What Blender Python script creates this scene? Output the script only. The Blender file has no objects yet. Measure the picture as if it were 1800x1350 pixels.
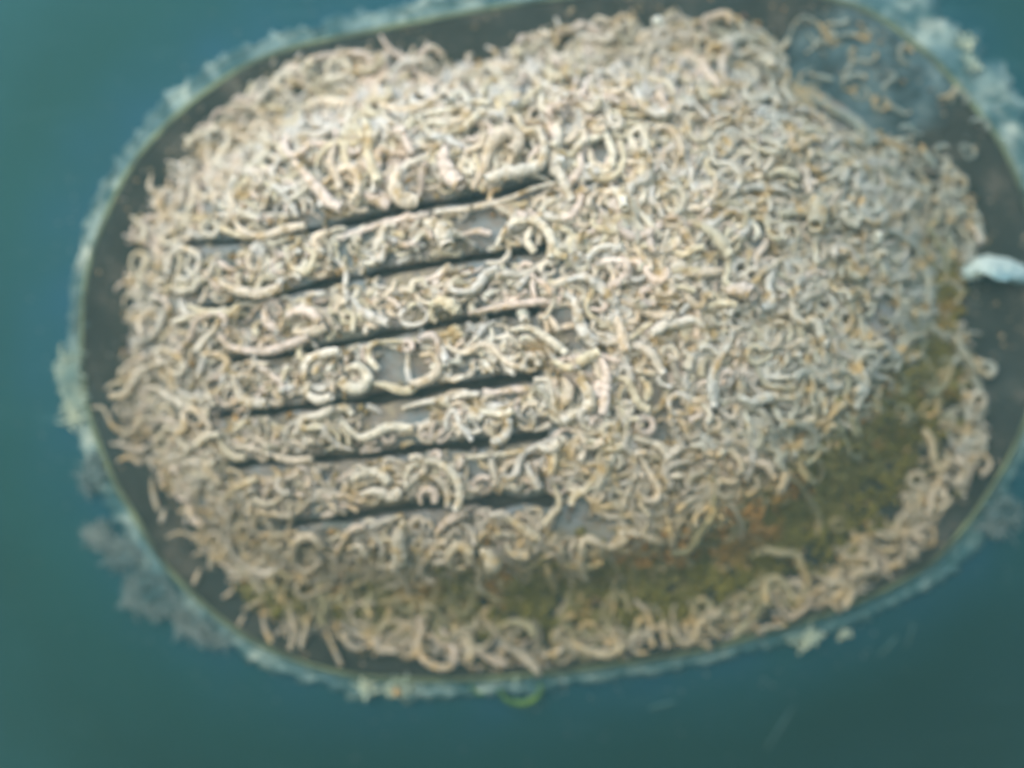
import bpy, math, random
import numpy as np
from mathutils import Vector, noise

# ------------------------------------------------------------------ camera, world, sun
S = bpy.context.scene
D = 0.45                 # lens to hull, metres
K = 0.00018              # metres per unit of the layout grid, at the hull
MM = 0.001
cd = bpy.data.cameras.new("camera"); cam = bpy.data.objects.new("camera", cd)
S.collection.objects.link(cam); S.camera = cam
cam.location = (0, -D, 0); cam.rotation_euler = (math.radians(90), 0, 0)
cd.sensor_width = 36; cd.lens = 18 / (900 * K / D)
cd.clip_start = 0.01; cd.clip_end = 50
cd.dof.use_dof = True; cd.dof.focus_distance = 0.385; cd.dof.aperture_fstop = 2.6

SUN = Vector((-0.40, -0.74, 0.54)).normalized()
w = bpy.data.worlds.new("World"); S.world = w; w.use_nodes = True
nt = w.node_tree; nt.nodes.clear()
sky = nt.nodes.new("ShaderNodeTexSky"); sky.sky_type = 'NISHITA'; sky.sun_disc = False
sky.sun_elevation = math.asin(SUN.z); sky.sun_rotation = math.atan2(SUN.x, SUN.y)
bg = nt.nodes.new("ShaderNodeBackground"); bg.inputs[1].default_value = 0.15
wo = nt.nodes.new("ShaderNodeOutputWorld")
nt.links.new(sky.outputs[0], bg.inputs[0]); nt.links.new(bg.outputs[0], wo.inputs[0])
sl = bpy.data.lights.new("sun", 'SUN'); sl.energy = 1.5; sl.angle = math.radians(60); sl.color = (1, 0.93, 0.82)
so = bpy.data.objects.new("sun", sl); S.collection.objects.link(so)
so.rotation_euler = SUN.to_track_quat('Z', 'Y').to_euler()
S.view_settings.view_transform = 'Standard'; S.view_settings.look = 'None'
S.view_settings.exposure = 1.2; S.view_settings.gamma = 1

R = random.Random(7)

# ------------------------------------------------------------------ helpers
def new_mat(name): 
    m = bpy.data.materials.new(name); m.use_nodes = True
    n = m.node_tree.nodes; l = m.node_tree.links
    b = n["Principled BSDF"]
    return m, n, l, b
def nz(n, l, vec, scale, detail=4, rough=.6):
    t = n.new("ShaderNodeTexNoise"); t.inputs["Scale"].default_value = scale
    t.inputs["Detail"].default_value = detail; t.inputs["Roughness"].default_value = rough
    l.new(vec, t.inputs["Vector"]); return t.outputs["Fac"]
def ramp(n, l, fac, stops):
    r = n.new("ShaderNodeValToRGB"); e = r.color_ramp.elements
    while len(e) < len(stops): e.new(.5)
    for q, (p, c) in zip(e, stops):
        q.position = p; q.color = (*c, 1) if len(c) == 3 else c
    l.new(fac, r.inputs[0]); return r.outputs[0]
def mix(n, l, f, a, b, mode='MIX'):
    m = n.new("ShaderNodeMix"); m.data_type = 'RGBA'; m.blend_type = mode
    for i, v in ((0, f), (6, a), (7, b)):
        if hasattr(v, "is_linked"): l.new(v, m.inputs[i])
        else: m.inputs[i].default_value = v if i == 0 else (*v, 1)
    return m.outputs[2]
def bump(n, l, b, fac, dist, strength=1):
    u = n.new("ShaderNodeBump"); u.inputs["Distance"].default_value = dist; u.inputs["Strength"].default_value = strength
    l.new(fac, u.inputs["Height"]); l.new(u.outputs[0], b.inputs["Normal"])
def pos(n): return n.new("ShaderNodeNewGeometry").outputs["Position"]
def attr(n, name):
    a = n.new("ShaderNodeAttribute"); a.attribute_name = name; return a
def link(name, verts, faces, mat, parent=None, smooth=True, col=None, extra=None):
    me = bpy.data.meshes.new(name)
    me.from_pydata([tuple(v) for v in verts], [], faces)
    if smooth: me.polygons.foreach_set("use_smooth", [True] * len(me.polygons))
    if col is not None:
        a = me.color_attributes.new("tint", 'FLOAT_COLOR', 'POINT')
        c = np.ones((len(verts), 4), np.float32); c[:, :3] = np.asarray(col, np.float32)
        a.data.foreach_set("color", c.ravel())
    me.materials.append(mat); me.update()
    o = bpy.data.objects.new(name, me); S.collection.objects.link(o)
    if parent: o.parent = parent
    return o
def tag(o, label=None, cat=None, group=None, kind=None):
    if label: o["label"] = label
    if cat: o["category"] = cat
    if group: o["group"] = group
    if kind: o["kind"] = kind
    return o
def P(x, y, h):                    # layout grid -> metres, h = height above the hull plane
    s = (D - h) / D
    return ((x - 900) * K * s, -h, (675 - y) * K * s)
def catmull(pts, step=3.0, closed=False):
    pts = [np.array(p, float) for p in pts]
    n = len(pts); out = []
    rng = range(n if closed else n - 1)
    for i in rng:
        p1, p2 = pts[i], pts[(i + 1) % n]
        p0 = pts[i - 1] if (closed or i > 0) else 2 * p1 - p2
        p3 = pts[(i + 2) % n] if (closed or i + 2 < n) else 2 * p2 - p1
        m = max(2, int(np.linalg.norm((p2 - p1)[:2]) / step))
        for j in range(m):
            t = j / m
            out.append(.5 * ((2 * p1) + (p2 - p0) * t + (2 * p0 - 5 * p1 + 4 * p2 - p3) * t * t + (3 * p1 - p0 - 3 * p2 + p3) * t ** 3))
    if not closed: out.append(pts[-1])
    return np.array(out)
def inside(poly, x, y):
    c = False; n = len(poly); j = n - 1
    for i in range(n):
        xi, yi = poly[i][0], poly[i][1]; xj, yj = poly[j][0], poly[j][1]
        if (yi > y) != (yj > y) and x < (xj - xi) * (y - yi) / (yj - yi) + xi: c = not c
        j = i
    return c
def fn(x, y, z=0, s=1.0): return noise.noise(Vector((x * s, y * s, z)))

# ------------------------------------------------------------------ outlines
OVAL = [(145,600),(149,520),(163,450),(193,370),(235,290),(290,225),(350,173),(420,125),(500,90),(600,67),(700,47),(800,28),
 (900,11),(1000,-3),(1120,-14),(1250,-20),(1370,-14),(1460,0),(1535,28),(1602,75),(1662,130),(1716,195),(1762,262),(1796,340),
 (1818,425),(1828,520),(1826,620),(1812,705),(1782,785),(1740,860),(1692,928),(1636,988),(1565,1030),(1490,1064),(1410,1092),(1330,1115),
 (1240,1140),(1150,1155),(1050,1170),(950,1183),(850,1191),(750,1193),(655,1189),(575,1175),(500,1150),(430,1115),(370,1070),
 (312,1015),(270,960),(235,900),(205,850),(180,790),(160,730),(149,668)]
OV = catmull(OVAL, 8, True)
OC = np.array((975., 588.))
OVA = np.arctan2(OV[:, 1] - OC[1], OV[:, 0] - OC[0]); OVR = np.hypot(OV[:, 0] - OC[0], OV[:, 1] - OC[1])
_o = np.argsort(OVA); OVA = OVA[_o]; OVR = OVR[_o]
def rad_oval(a): return float(np.interp(a, OVA, OVR, period=2 * math.pi))
def edge_dist(x, y):               # >0 outside the oval
    dx, dy = x - OC[0], y - OC[1]
    return math.hypot(dx, dy) - rad_oval(math.atan2(dy, dx))
WORM = [(200,700),(208,640),(214,520),(234,400),(272,320),(332,238),(400,180),(480,112),(560,95),(650,85),(720,88),(790,110),(860,95),
 (920,62),(1000,22),(1150,30),(1300,22),(1370,60),(1395,170),(1500,205),(1600,255),(1680,275),(1720,360),(1740,420),(1700,480),
 (1690,560),(1720,620),(1740,760),(1720,830),(1660,900),(1640,960),(1540,1020),(1480,1075),(1380,1098),(1280,1128),(1100,1155),
 (950,1175),(850,1180),(720,1160),(620,1140),(560,1115),(500,1120),(460,1070),(380,1020),(340,945),(304,890),(266,820),(226,775),(195,730)]

DC = (945., 570.); DA, DB, DR = 735., 482., math.radians(-6.5)
def dome_s(x, y):
    dx, dy = x - DC[0], y - DC[1]
    u = dx * math.cos(DR) + dy * math.sin(DR); v = -dx * math.sin(DR) + dy * math.cos(DR)
    return (abs(u / DA) ** 2.35 + abs(v / DB) ** 2.35) ** (1 / 2.35)
FL = 3.0 * MM
def dome_h(x, y):
    s = dome_s(x, y)
    if s < 0.80: return FL + (28.0 - 10 * (s / .8) ** 2) * MM
    t = (s - .80) / .21
    return FL + (18.0 * (1 - t * t * (3 - 2 * t)) - 2.6 * t * (1 - t) ** 2 if t < 1 else -8 * (t - 1)) * MM - (1.5 * t * t * MM if t < 1 else 1.5 * MM)
def hull_h(x, y):
    e = edge_dist(x, y) * K
    if e <= -.01: return 0.0
    e += .01; a = 14; lim = .06
    return -(a * e * e if e < lim else a * lim * lim + 2 * a * lim * (e - lim)) 
def surf_h(x, y):
    if edge_dist(x, y) > 0: return hull_h(x, y) + 1.0 * MM
    return max(FL, dome_h(x, y))

# ------------------------------------------------------------------ materials
def m_hull():
    m, n, l, b = new_mat("antifouling_paint"); p = pos(n)
    f = ramp(n, l, nz(n, l, p, 9, 5, .55), [(.35, (.003, .044, .040)), (.62, (.005, .056, .057))])
    a = attr(n, "tint")
    c = mix(n, l, a.outputs["Fac"], f, (.007, .060, .098))
    sp = ramp(n, l, nz(n, l, p, 45, 3, .5), [(.66, (0, 0, 0)), (.74, (.35, .35, .35))])
    c = mix(n, l, sp, c, (.012, .060, .060))
    mp = n.new("ShaderNodeMapping"); mp.inputs["Rotation"].default_value = (0, .9, 0); mp.inputs["Scale"].default_value = (14, 14, 160); l.new(p, mp.inputs["Vector"])
    sc = ramp(n, l, nz(n, l, mp.outputs[0], 1.0, 4, .6), [(.62, (0, 0, 0)), (.78, (.35, .35, .35))])
    c = mix(n, l, sc, c, (.07, .17, .18))
    sp2 = ramp(n, l, nz(n, l, p, 260, 2, .5), [(.70, (0, 0, 0)), (.78, (.25, .25, .25))])
    c = mix(n, l, sp2, c, (.14, .22, .2))
    l.new(c, b.inputs["Base Color"]); b.inputs["Roughness"].default_value = .75
    b.inputs["Specular IOR Level"].default_value = .15
    bump(n, l, b, nz(n, l, p, 400, 4), .0004, .4)
    return m
def m_flange():
    m, n, l, b = new_mat("fouled_dark_metal"); p = pos(n)
    c = ramp(n, l, nz(n, l, p, 50, 8, .75), [(.34, (.010, .013, .010)), (.52, (.024, .027, .021)), (.60, (.055, .050, .038)), (.70, (.12, .12, .095))])
    a = attr(n, "tint")
    bl = ramp(n, l, nz(n, l, p, 130, 6, .7), [(.36, (.012, .030, .034)), (.52, (.055, .100, .115)), (.70, (.16, .22, .22))])
    c = mix(n, l, a.outputs["Fac"], c, bl)
    l.new(c, b.inputs["Base Color"]); b.inputs["Roughness"].default_value = .8; b.inputs["Specular IOR Level"].default_value = .2
    bump(n, l, b, nz(n, l, p, 500, 5), .0006, .8)
    return m
def m_crust():
    m, n, l, b = new_mat("grille_crust"); p = pos(n)
    c = ramp(n, l, nz(n, l, p, 60, 7, .72), [(.30, (.15, .20, .225)), (.44, (.22, .235, .235)), (.54, (.21, .18, .15)), (.62, (.33, .285, .20)), (.72, (.34, .22, .09))])
    a = attr(n, "tint")
    al = ramp(n, l, nz(n, l, p, 160, 5, .7), [(.3, (.09, .09, .02)), (.6, (.19, .155, .045)), (.75, (.30, .19, .07))])
    c = mix(n, l, a.outputs["Fac"], c, al)
    l.new(c, b.inputs["Base Color"]); b.inputs["Roughness"].default_value = .9; b.inputs["Specular IOR Level"].default_value = .15
    bump(n, l, b, nz(n, l, p, 600, 5), .001, 1)
    return m
def m_tube():
    m, n, l, b = new_mat("chalky_tube"); p = pos(n)
    a = attr(n, "tint")
    st = ramp(n, l, nz(n, l, p, 170, 4, .65), [(.50, (0, 0, 0)), (.66, (.9, .9, .9))])
    c = mix(n, l, st, a.outputs["Color"], (.40, .28, .12))
    pk = ramp(n, l, nz(n, l, p, 38, 3, .5), [(.50, (0, 0, 0)), (.68, (.45, .45, .45))])
    c = mix(n, l, pk, c, mix(n, l, 1.0, c, (1.06, .97, .89), 'MULTIPLY'))
    st2 = ramp(n, l, nz(n, l, p, 420, 3, .6), [(.35, (.72, .72, .70)), (.65, (1.08, 1.08, 1.08))])
    c = mix(n, l, 1.0, c, st2, 'MULTIPLY')
    l.new(c, b.inputs["Base Color"]); b.inputs["Roughness"].default_value = .75; b.inputs["Specular IOR Level"].default_value = .25
    b.inputs["Subsurface Weight"].default_value = .7; b.inputs["Subsurface Radius"].default_value = (1, .92, .82); b.inputs["Subsurface Scale"].default_value = .0016
    bump(n, l, b, nz(n, l, p, 1100, 3), .0004, .7)
    return m
def m_bead():
    m, n, l, b = new_mat("slimed_sealant"); p = pos(n)
    c = ramp(n, l, nz(n, l, p, 42, 7, .72), [(.34, (.045, .115, .14)), (.47, (.11, .19, .195)), (.56, (.26, .34, .31)), (.68, (.52, .56, .47))])
    a = attr(n, "tint"); c = mix(n, l, a.outputs["Fac"], (.022, .080, .090), c)
    l.new(c, b.inputs["Base Color"]); b.inputs["Roughness"].default_value = .55; b.inputs["Specular IOR Level"].default_value = .3
    b.inputs["Subsurface Weight"].default_value = 0
    bump(n, l, b, nz(n, l, p, 450, 5), .0012, .9)
    return m
def m_flat(name, c1, c2, sc, rough=.8, bd=.0006):
    m, n, l, b = new_mat(name); p = pos(n)
    c = ramp(n, l, nz(n, l, p, sc, 5, .65), [(.35, c1), (.65, c2)])
    l.new(c, b.inputs["Base Color"]); b.inputs["Roughness"].default_value = rough; b.inputs["Specular IOR Level"].default_value = .25
    bump(n, l, b, nz(n, l, p, sc * 5, 4), bd, .8)
    return m
M_HULL, M_FL, M_CR, M_TUBE, M_BEAD = m_hull(), m_flange(), m_crust(), m_tube(), m_bead()
M_EDGE = m_flat("green_edge", (.035, .050, .035), (.20, .24, .13), 60)
def m_alg():
    m, n, l, b = new_mat("olive_algae"); p = pos(n)
    c = ramp(n, l, nz(n, l, p, 250, 5, .7), [(.3, (.65, .65, .6)), (.7, (1.25, 1.25, 1.2))])
    c = mix(n, l, 1.0, attr(n, "tint").outputs["Color"], c, 'MULTIPLY')
    l.new(c, b.inputs["Base Color"]); b.inputs["Roughness"].default_value = .95; b.inputs["Specular IOR Level"].default_value = .1
    bump(n, l, b, nz(n, l, p, 900, 4), .001, 1)
    return m
M_ALG = m_alg()
M_PALE = m_flat("pale_growth", (.13, .22, .21), (.46, .50, .37), 110)
M_GREY = m_flat("grey_growth", (.04, .10, .11), (.17, .21, .20), 70)
M_SHELL = m_flat("white_shell", (.16, .27, .29), (.50, .57, .52), 70, .5)
M_GREEN = m_flat("bright_green", (.03, .09, .02), (.09, .17, .04), 200)

# ------------------------------------------------------------------ hull
def build_hull():
    rings = [0.0, .3, .6, .85, .95, 1.0]
    ext = [0, 8, 16, 26, 38, 52, 70, 90, 115, 145, 180, 220, 265, 315, 370, 430, 500, 600, 750, 950, 1250, 1700, 2400]
    N = 240; vs, cs, fs = [], [], []
    for k in range(len(rings) - 1 + len(ext)):
        for i in range(N):
            a = 2 * math.pi * i / N; ro = rad_oval(a if a < math.pi else a - 2 * math.pi)
            r = ro * rings[k] if k < len(rings) - 1 else ro + ext[k - len(rings) + 1]
            x = OC[0] + r * math.cos(a); y = OC[1] + r * math.sin(a)
            e = r - ro; h = hull_h(x, y) if e > 0 else 0
            # real metres straight out for the far sheet so it stays a sane bulb
            vs.append(P(x, y, max(h, -.8)))
            f = max(0, 1 - max(0, e - 10) / 170) ** 1.2 if e > -20 else 0
            f *= .75 + .5 * fn(x, y, 3, .012)
            cs.append([min(1, max(0, f))] * 3)
    nr = len(vs) // N
    for k in range(nr - 1):
        for i in range(N):
            j = (i + 1) % N
            fs.append((k * N + i, k * N + j, (k + 1) * N + j, (k + 1) * N + i))
    tag(link("hull", vs, fs, M_HULL, col=cs), kind="structure")
build_hull()

# ------------------------------------------------------------------ strainer
root = bpy.data.objects.new("intake_strainer", None); S.collection.objects.link(root)
tag(root, "dark oval slotted intake grille overgrown with pale worm tubes, set in the teal hull", "intake grille")

def ring_mesh(offs, N=360, hf=None, closed_in=False):
    """strips following the oval; offs = list of (offset outward in grid units or callable, height)"""
    vs, fs, pts = [], [], []
    for k, (o_, h_) in enumerate(offs):
        for i in range(N):
            a = 2 * math.pi * i / N - math.pi; ro = rad_oval(a)
            o = o_(a) if callable(o_) else o_
            x = OC[0] + (ro + o) * math.cos(a); y = OC[1] + (ro + o) * math.sin(a)
            h = h_(x, y, a) if callable(h_) else h_
            vs.append(P(x, y, h)); pts.append((x, y))
    for k in range(len(offs) - 1):
        for i in range(N):
            j = (i + 1) % N
            fs.append((k * N + i, k * N + j, (k + 1) * N + j, (k + 1) * N + i))
    return vs, fs, pts

# flange: flat oval plate, rounded edge
fo = [(-300 + 0 * i, FL) for i in range(1)] + [(o, (lambda x, y, a: FL + .35 * MM * fn(x, y, 1, .03))) for o in (-240, -200, -160, -130, -100, -75, -50, -30, -16)]
fo += [(-9, FL + .1 * MM), (-4, FL - .3 * MM), (-1, FL - 1.2 * MM), (0, .2 * MM), (0, -1 * MM)]
vs, fs, pts = ring_mesh(fo)
c0 = len(vs); vs.append(P(OC[0], OC[1], FL)); pts.append(tuple(OC))
fs += [(i, c0, (i + 1) % 360) for i in range(360)]
cs = []
for (x, y) in pts:
    f = max(0, 1 - math.hypot((x - 1525) / 175, (y - 130) / 135) ** 3) * 1.7
    f = min(1, f) * (.75 + .6 * fn(x, y, 5, .03))
    g = .25 * max(0, fn(x, y, 9, .006)) 
    cs.append([min(1, max(0, f + g))] * 3)
link("flange", vs, fs, M_FL, root, col=cs)

# rim line between plate and hull
e = [(-3, 1.0 * MM), (-1.5, 2.9 * MM), (lambda a: 1.2 + 2.2 * fn(math.cos(a) * 30, math.sin(a) * 30, 1), lambda x, y, a: (3.1 + 1.0 * fn(x, y, 3, .05)) * MM), (4, 2.0 * MM), (7, .2 * MM)]
vs, fs, _ = ring_mesh(e); link("edge_lip", vs, fs, M_EDGE, root)

# sealant bead (widths vary round the oval)
BW = [(-180, 22), (-165, 28), (-150, 38), (-135, 40), (-115, 34), (-95, 34), (-75, 40), (-60, 70), (-45, 82), (-25, 78), (-5, 55), (15, 34), (30, 44), (45, 40), (60, 28), (75, 24), (95, 30), (115, 38),
      (130, 38), (145, 40), (160, 34), (172, 24), (180, 22)]
def bw(a): return float(np.interp(math.degrees(a), [q[0] for q in BW], [q[1] for q in BW]))
def bo(t):
    return lambda a: 5 + .86 * bw(a) * t * (1 + (.45 * fn(math.cos(a) * 9, math.sin(a) * 9, 2) + .42 * fn(math.cos(a) * 90, math.sin(a) * 90, 6) + .35 * fn(math.cos(a) * 40, math.sin(a) * 40, 4)) * (t ** 1.5))
def bh(t, z):
    def f(x, y, a):
        return hull_h(x, y) + (z + (.9 * fn(x, y, 2, .03) + .7 * fn(x, y, 8, .09)) * (1 if 0 < t < 1 else 0)) * MM
    return f
prof = [(0, .6), (.08, 1.7), (.2, 1.5), (.35, 1.3), (.5, 1.3), (.65, 1.7), (.78, 2.3), (.88, 2.3), (.95, 1.3), (1.0, .1), (1.03, -1.0)]
vs, fs, bp = ring_mesh([(bo(t), bh(t, z)) for t, z in prof], N=720)
FILM = [(-180, .9), (-90, .9), (-60, 1), (-20, .9), (0, .5), (20, .35), (45, .3), (75, .25), (90, .45), (100, .8), (120, .9), (180, .9)]
bc = []
for q, (x, y) in enumerate(bp):
    a = math.degrees(math.atan2(y - OC[1], x - OC[0])); f = float(np.interp(a, [v[0] for v in FILM], [v[1] for v in FILM]))
    bc.append([min(1, max(0, f * (.62 + 1.5 * fn(x, y, 12, .018) + 1.0 * fn(x, y, 13, .06))))] * 3)
link("sealant_bead", vs, fs, M_BEAD, root, col=bc)

# slots: centre lines; each (points, half width)
SLOTS = [
 ([(318,430),(420,424),(520,410),(640,386),(700,371),(780,356),(860,343),(962,322)], 8),
 ([(340,545),(430,531),(500,515),(560,501),(640,486),(750,466),(880,447),(965,436)], 8),
 ([(385,634),(520,622),(620,600),(700,585),(830,560),(950,546)], 7.5),
 ([(385,730),(520,718),(600,708),(700,697),(800,682),(950,660)], 10.5),
 ([(405,818),(560,808),(650,801),(760,788),(840,781),(965,764)], 10),
 ([(470,930),(600,912),(680,897),(760,887),(850,883),(975,880)], 11)]
def slot_y(i, x):
    p = SLOTS[i][0]
    xs = [q[0] for q in p]; ys = [q[1] for q in p]
    if x < xs[0]: return ys[0] + (x - xs[0]) * -.10
    if x > xs[-1]: return ys[-1] + (x - xs[-1]) * -.06
    return float(np.interp(x, xs, ys))
def slot_w(i, x):
    p = SLOTS[i][0]; w_ = SLOTS[i][1]
    t = (x - p[0][0]) / (p[-1][0] - p[0][0])
    return w_ * (.72 + .28 * min(1, max(0, t))) * (1 + .8 * fn(x, i * 50, 3, .02))
def build_dome():
    rows = []                                      # (curve fn, kind of strip that follows)
    def const(f, i): return lambda x: slot_y(0, x) + f(x) if i == 0 else slot_y(5, x) + f(x)
    seq = []
    nT = 30
    for k in range(nT): seq.append((lambda x, k=k: (slot_y(0, x) - slot_w(0, x)) * (k / nT) + (-5 - .0 * x) * (1 - k / nT) + 0, ('top', -1)))
    for i in range(6):
        seq.append((lambda x, i=i: slot_y(i, x) - slot_w(i, x), ('slot', i)))
        if i < 5:
            for k in range(8):
                seq.append((lambda x, i=i, k=k: (slot_y(i, x) + slot_w(i, x)) * (1 - k / 8) + (slot_y(i + 1, x) - slot_w(i + 1, x)) * k / 8, ('bar', i)))
    for k in range(25): seq.append((lambda x, k=k: (slot_y(5, x) + slot_w(5, x)) * (1 - k / 24) + 1130 * k / 24, ('low', -1)))
    xs = sorted(set(list(range(180, 1720, 9)) + [q[0][0][0] for q in SLOTS] + [q[0][-1][0] for q in SLOTS] + [985]))
    G = [[None] * len(xs) for _ in seq]; XY = [[None] * len(xs) for _ in seq]
    for r, (f, _) in enumerate(seq):
        for c, x in enumerate(xs):
            y = f(x); XY[r][c] = (x, y)
            h = dome_h(x, y); s = dome_s(x, y)
            if s < .98: h += (.9 * fn(x, y, 4, .02) + .5 * fn(x, y, 6, .07)) * MM
            G[r][c] = (P(x, y, h), s)
    buckets = {}
    for r in range(len(seq) - 1):
        kind = seq[r][1]
        for c in range(len(xs) - 1):
            if min(G[r][c][1], G[r + 1][c + 1][1], G[r + 1][c][1], G[r][c + 1][1]) > 1.02: continue
            xm = (xs[c] + xs[c + 1]) / 2
            key = ('dome', 0)
            if kind[0] == 'slot':
                q = SLOTS[kind[1]][0]
                if q[0][0] < xm < q[-1][0]: continue
            elif kind[0] == 'bar':
                a = max(SLOTS[kind[1]][0][0][0], SLOTS[kind[1] + 1][0][0][0]); 
                if a < xm < 960: key = ('bar', kind[1])
            buckets.setdefault(key, []).append((r, c))
    for key, fl in sorted(buckets.items()):
        idx, vs, cs, fs = {}, [], [], []
        def vi(r, c):
            if (r, c) not in idx:
                idx[(r, c)] = len(vs); vs.append(G[r][c][0]); x, y = XY[r][c]; cs.append([olive(x, y)] * 3)
            return idx[(r, c)]
        for r, c in fl: fs.append((vi(r, c), vi(r + 1, c), vi(r + 1, c + 1), vi(r, c + 1)))
        o = link(key[0] if key[0] == 'bar' else 'dome_shell', vs, fs, M_CR, root, col=cs)
        sm = o.modifiers.new("thick", 'SOLIDIFY'); sm.thickness = 3.2 * MM; sm.offset = -1
OLV = catmull([(440,1040),(600,1062),(760,1058),(900,1050),(1050,1052),(1200,1018),(1320,970),(1415,910),(1505,840),(1575,755),(1628,670),(1660,560),(1660,470)], 12)
OLW = np.interp(OLV[:, 0], [440, 700, 900, 1050, 1300, 1500, 1600, 1660], [16, 30, 44, 60, 88, 86, 54, 26])
OLW[OLV[:, 1] < 620] = 18
def olive_d(x, y):
    dd = np.hypot(OLV[:, 0] - x, OLV[:, 1] - y) / OLW
    return float(dd.min())
def olive(x, y):
    f = 1.7 - olive_d(x, y) * .85
    f += .6 * fn(x, y, 7, .02)
    t2 = .35 * max(0, fn(x, y, 17, .011) * 2)
    return min(1, max(0, f, t2))
build_dome()
def build_slot_backing():  # added sheet behind the slots, so their depths read grey, not black
    xs = list(range(300, 1010, 12)); ys = list(range(290, 960, 12)); V = [P(x, y, dome_h(x, y) - (5.6 + 1.5 * fn(x, y, 2, .03)) * MM) for y in ys for x in xs]
    n = len(xs); F = [(r * n + c, (r + 1) * n + c, (r + 1) * n + c + 1, r * n + c + 1) for r in range(len(ys) - 1) for c in range(n - 1)]
    link("slot_backing", V, F, M_SLOT_BACK, root)
M_SLOT_BACK = m_flat("slot_backing_grey", (.030, .032, .028), (.085, .080, .066), 60)
build_slot_backing()

# ------------------------------------------------------------------ worm tubes
def tube_arrays(pts, rad, sides=8, mouth=True, tip=.35, seed=0.0):
    """pts: Nx3 metres, rad: N metres. returns verts, faces of one closed tube with a hollow mouth at its end"""
    pts = np.asarray(pts); n = len(pts)
    T = np.gradient(pts, axis=0); T /= (np.linalg.norm(T, axis=1)[:, None] + 1e-12)
    ref = np.array((0, -1., 0)); 
    rings = []
    up = ref - T[0] * T[0].dot(ref)
    if np.linalg.norm(up) < .2: up = np.array((1., 0, 0)) - T[0] * T[0][0]
    up /= np.linalg.norm(up)
    ang = np.linspace(0, 2 * math.pi, sides, endpoint=False)
    for i in range(n):
        up = up - T[i] * T[i].dot(up); up /= (np.linalg.norm(up) + 1e-12)
        sd = np.cross(T[i], up)
        rr = rad[i] * (1 + .05 * math.sin(seed + i * 1.3) + .04 * math.sin(seed * 3 + i * 3.1))
        rings.append(pts[i] + rr * (np.outer(np.cos(ang), up) + np.outer(np.sin(ang), sd)))
    if mouth:
        for sc, back in ((1.04, 0), (.66, .0), (.60, 1.8)):
            rings.append(pts[-1] - T[-1] * rad[-1] * back + rad[-1] * sc * (np.outer(np.cos(ang), up) + np.outer(np.sin(ang), sd)))
    V = np.concatenate(rings); m = len(rings); F = []
    for i in range(m - 1):
        for j in range(sides):
            k = (j + 1) % sides
            F.append((i * sides + j, i * sides + k, (i + 1) * sides + k, (i + 1) * sides + j))
    F.append(tuple(range(sides))[::-1]); F.append(tuple((m - 1) * sides + j for j in range(sides)))
    return V, F
def worm_col(x, y, bright=None):
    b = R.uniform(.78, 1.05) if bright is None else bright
    c = np.array(R.choice([(.60, .555, .48), (.62, .575, .48), (.56, .54, .50), (.60, .52, .42), (.63, .535, .47), (.56, .505, .38)])) * b
    if inside([(1385, 0), (1400, 190), (1560, 235), (1640, 285), (1800, 260), (1700, 60), (1500, -20)], x, y): c = np.array((.15, .22, .225)) * R.uniform(.7, 1.4)
    falloff = min(1, max(0, (math.hypot((x - 800) / 820, (y - 430) / 620) - .42) * 1.5))  # light falloff painted into tube colour, dimmer away from the upper middle
    if edge_dist(x, y) > -120 and (y > 850 or x > 1500): falloff = max(falloff, .85) * (.8 + .5 * fn(x, y, 21, .01))
    falloff = min(.9, max(0, falloff))
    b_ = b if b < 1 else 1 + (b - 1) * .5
    c = c * (1 - falloff) + falloff * b_ * (np.array((.20, .22, .19)) if x > 1250 and y < 800 else np.array((.26, .215, .15))) * R.uniform(.85, 1.15)  # dimmed tubes go grey-green on the right, dull beige elsewhere
    o = olive_d(x, y)
    if o < 1: c = c * .4 + np.array((.16, .15, .055)) * .6
    elif o < 1.6: c = c * .7 + np.array((.20, .17, .08)) * .3
    return c
def make_worm(path, w, lift=None, off=None, mouth=True, taper=.55, step=3.6, sides=8, bright=None, wob=1.0):
    """path in grid units, w = diameter in grid units -> V, F, C"""
    c = catmull(path, step); n = len(c)
    r = w * .5 * K
    off = off if off is not None else R.uniform(.5, 2.2)
    lift = lift if lift is not None else R.choice([0, 0, 1, 2.5, 4])
    sd = R.uniform(0, 99); pts = []; rad = []
    for i, q in enumerate(c):
        t = i / max(1, n - 1)
        h = surf_h(q[0], q[1]) + r * (off + .5 * wob * fn(q[0], q[1], sd, .05)) + lift * r * t ** 2.5
        pts.append(P(q[0], q[1], h)); rad.append(r * (taper + (1 - taper) * min(1, t * 1.8)) * (1 + .16 * fn(i * .35, sd, 2)) * (1 if t < .85 else 1 - .18 * (t - .85) / .15))
    V, F = tube_arrays(pts, rad, sides, mouth, seed=sd)
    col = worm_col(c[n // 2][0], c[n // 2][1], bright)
    return V, F, np.tile(col, (len(V), 1))

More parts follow.
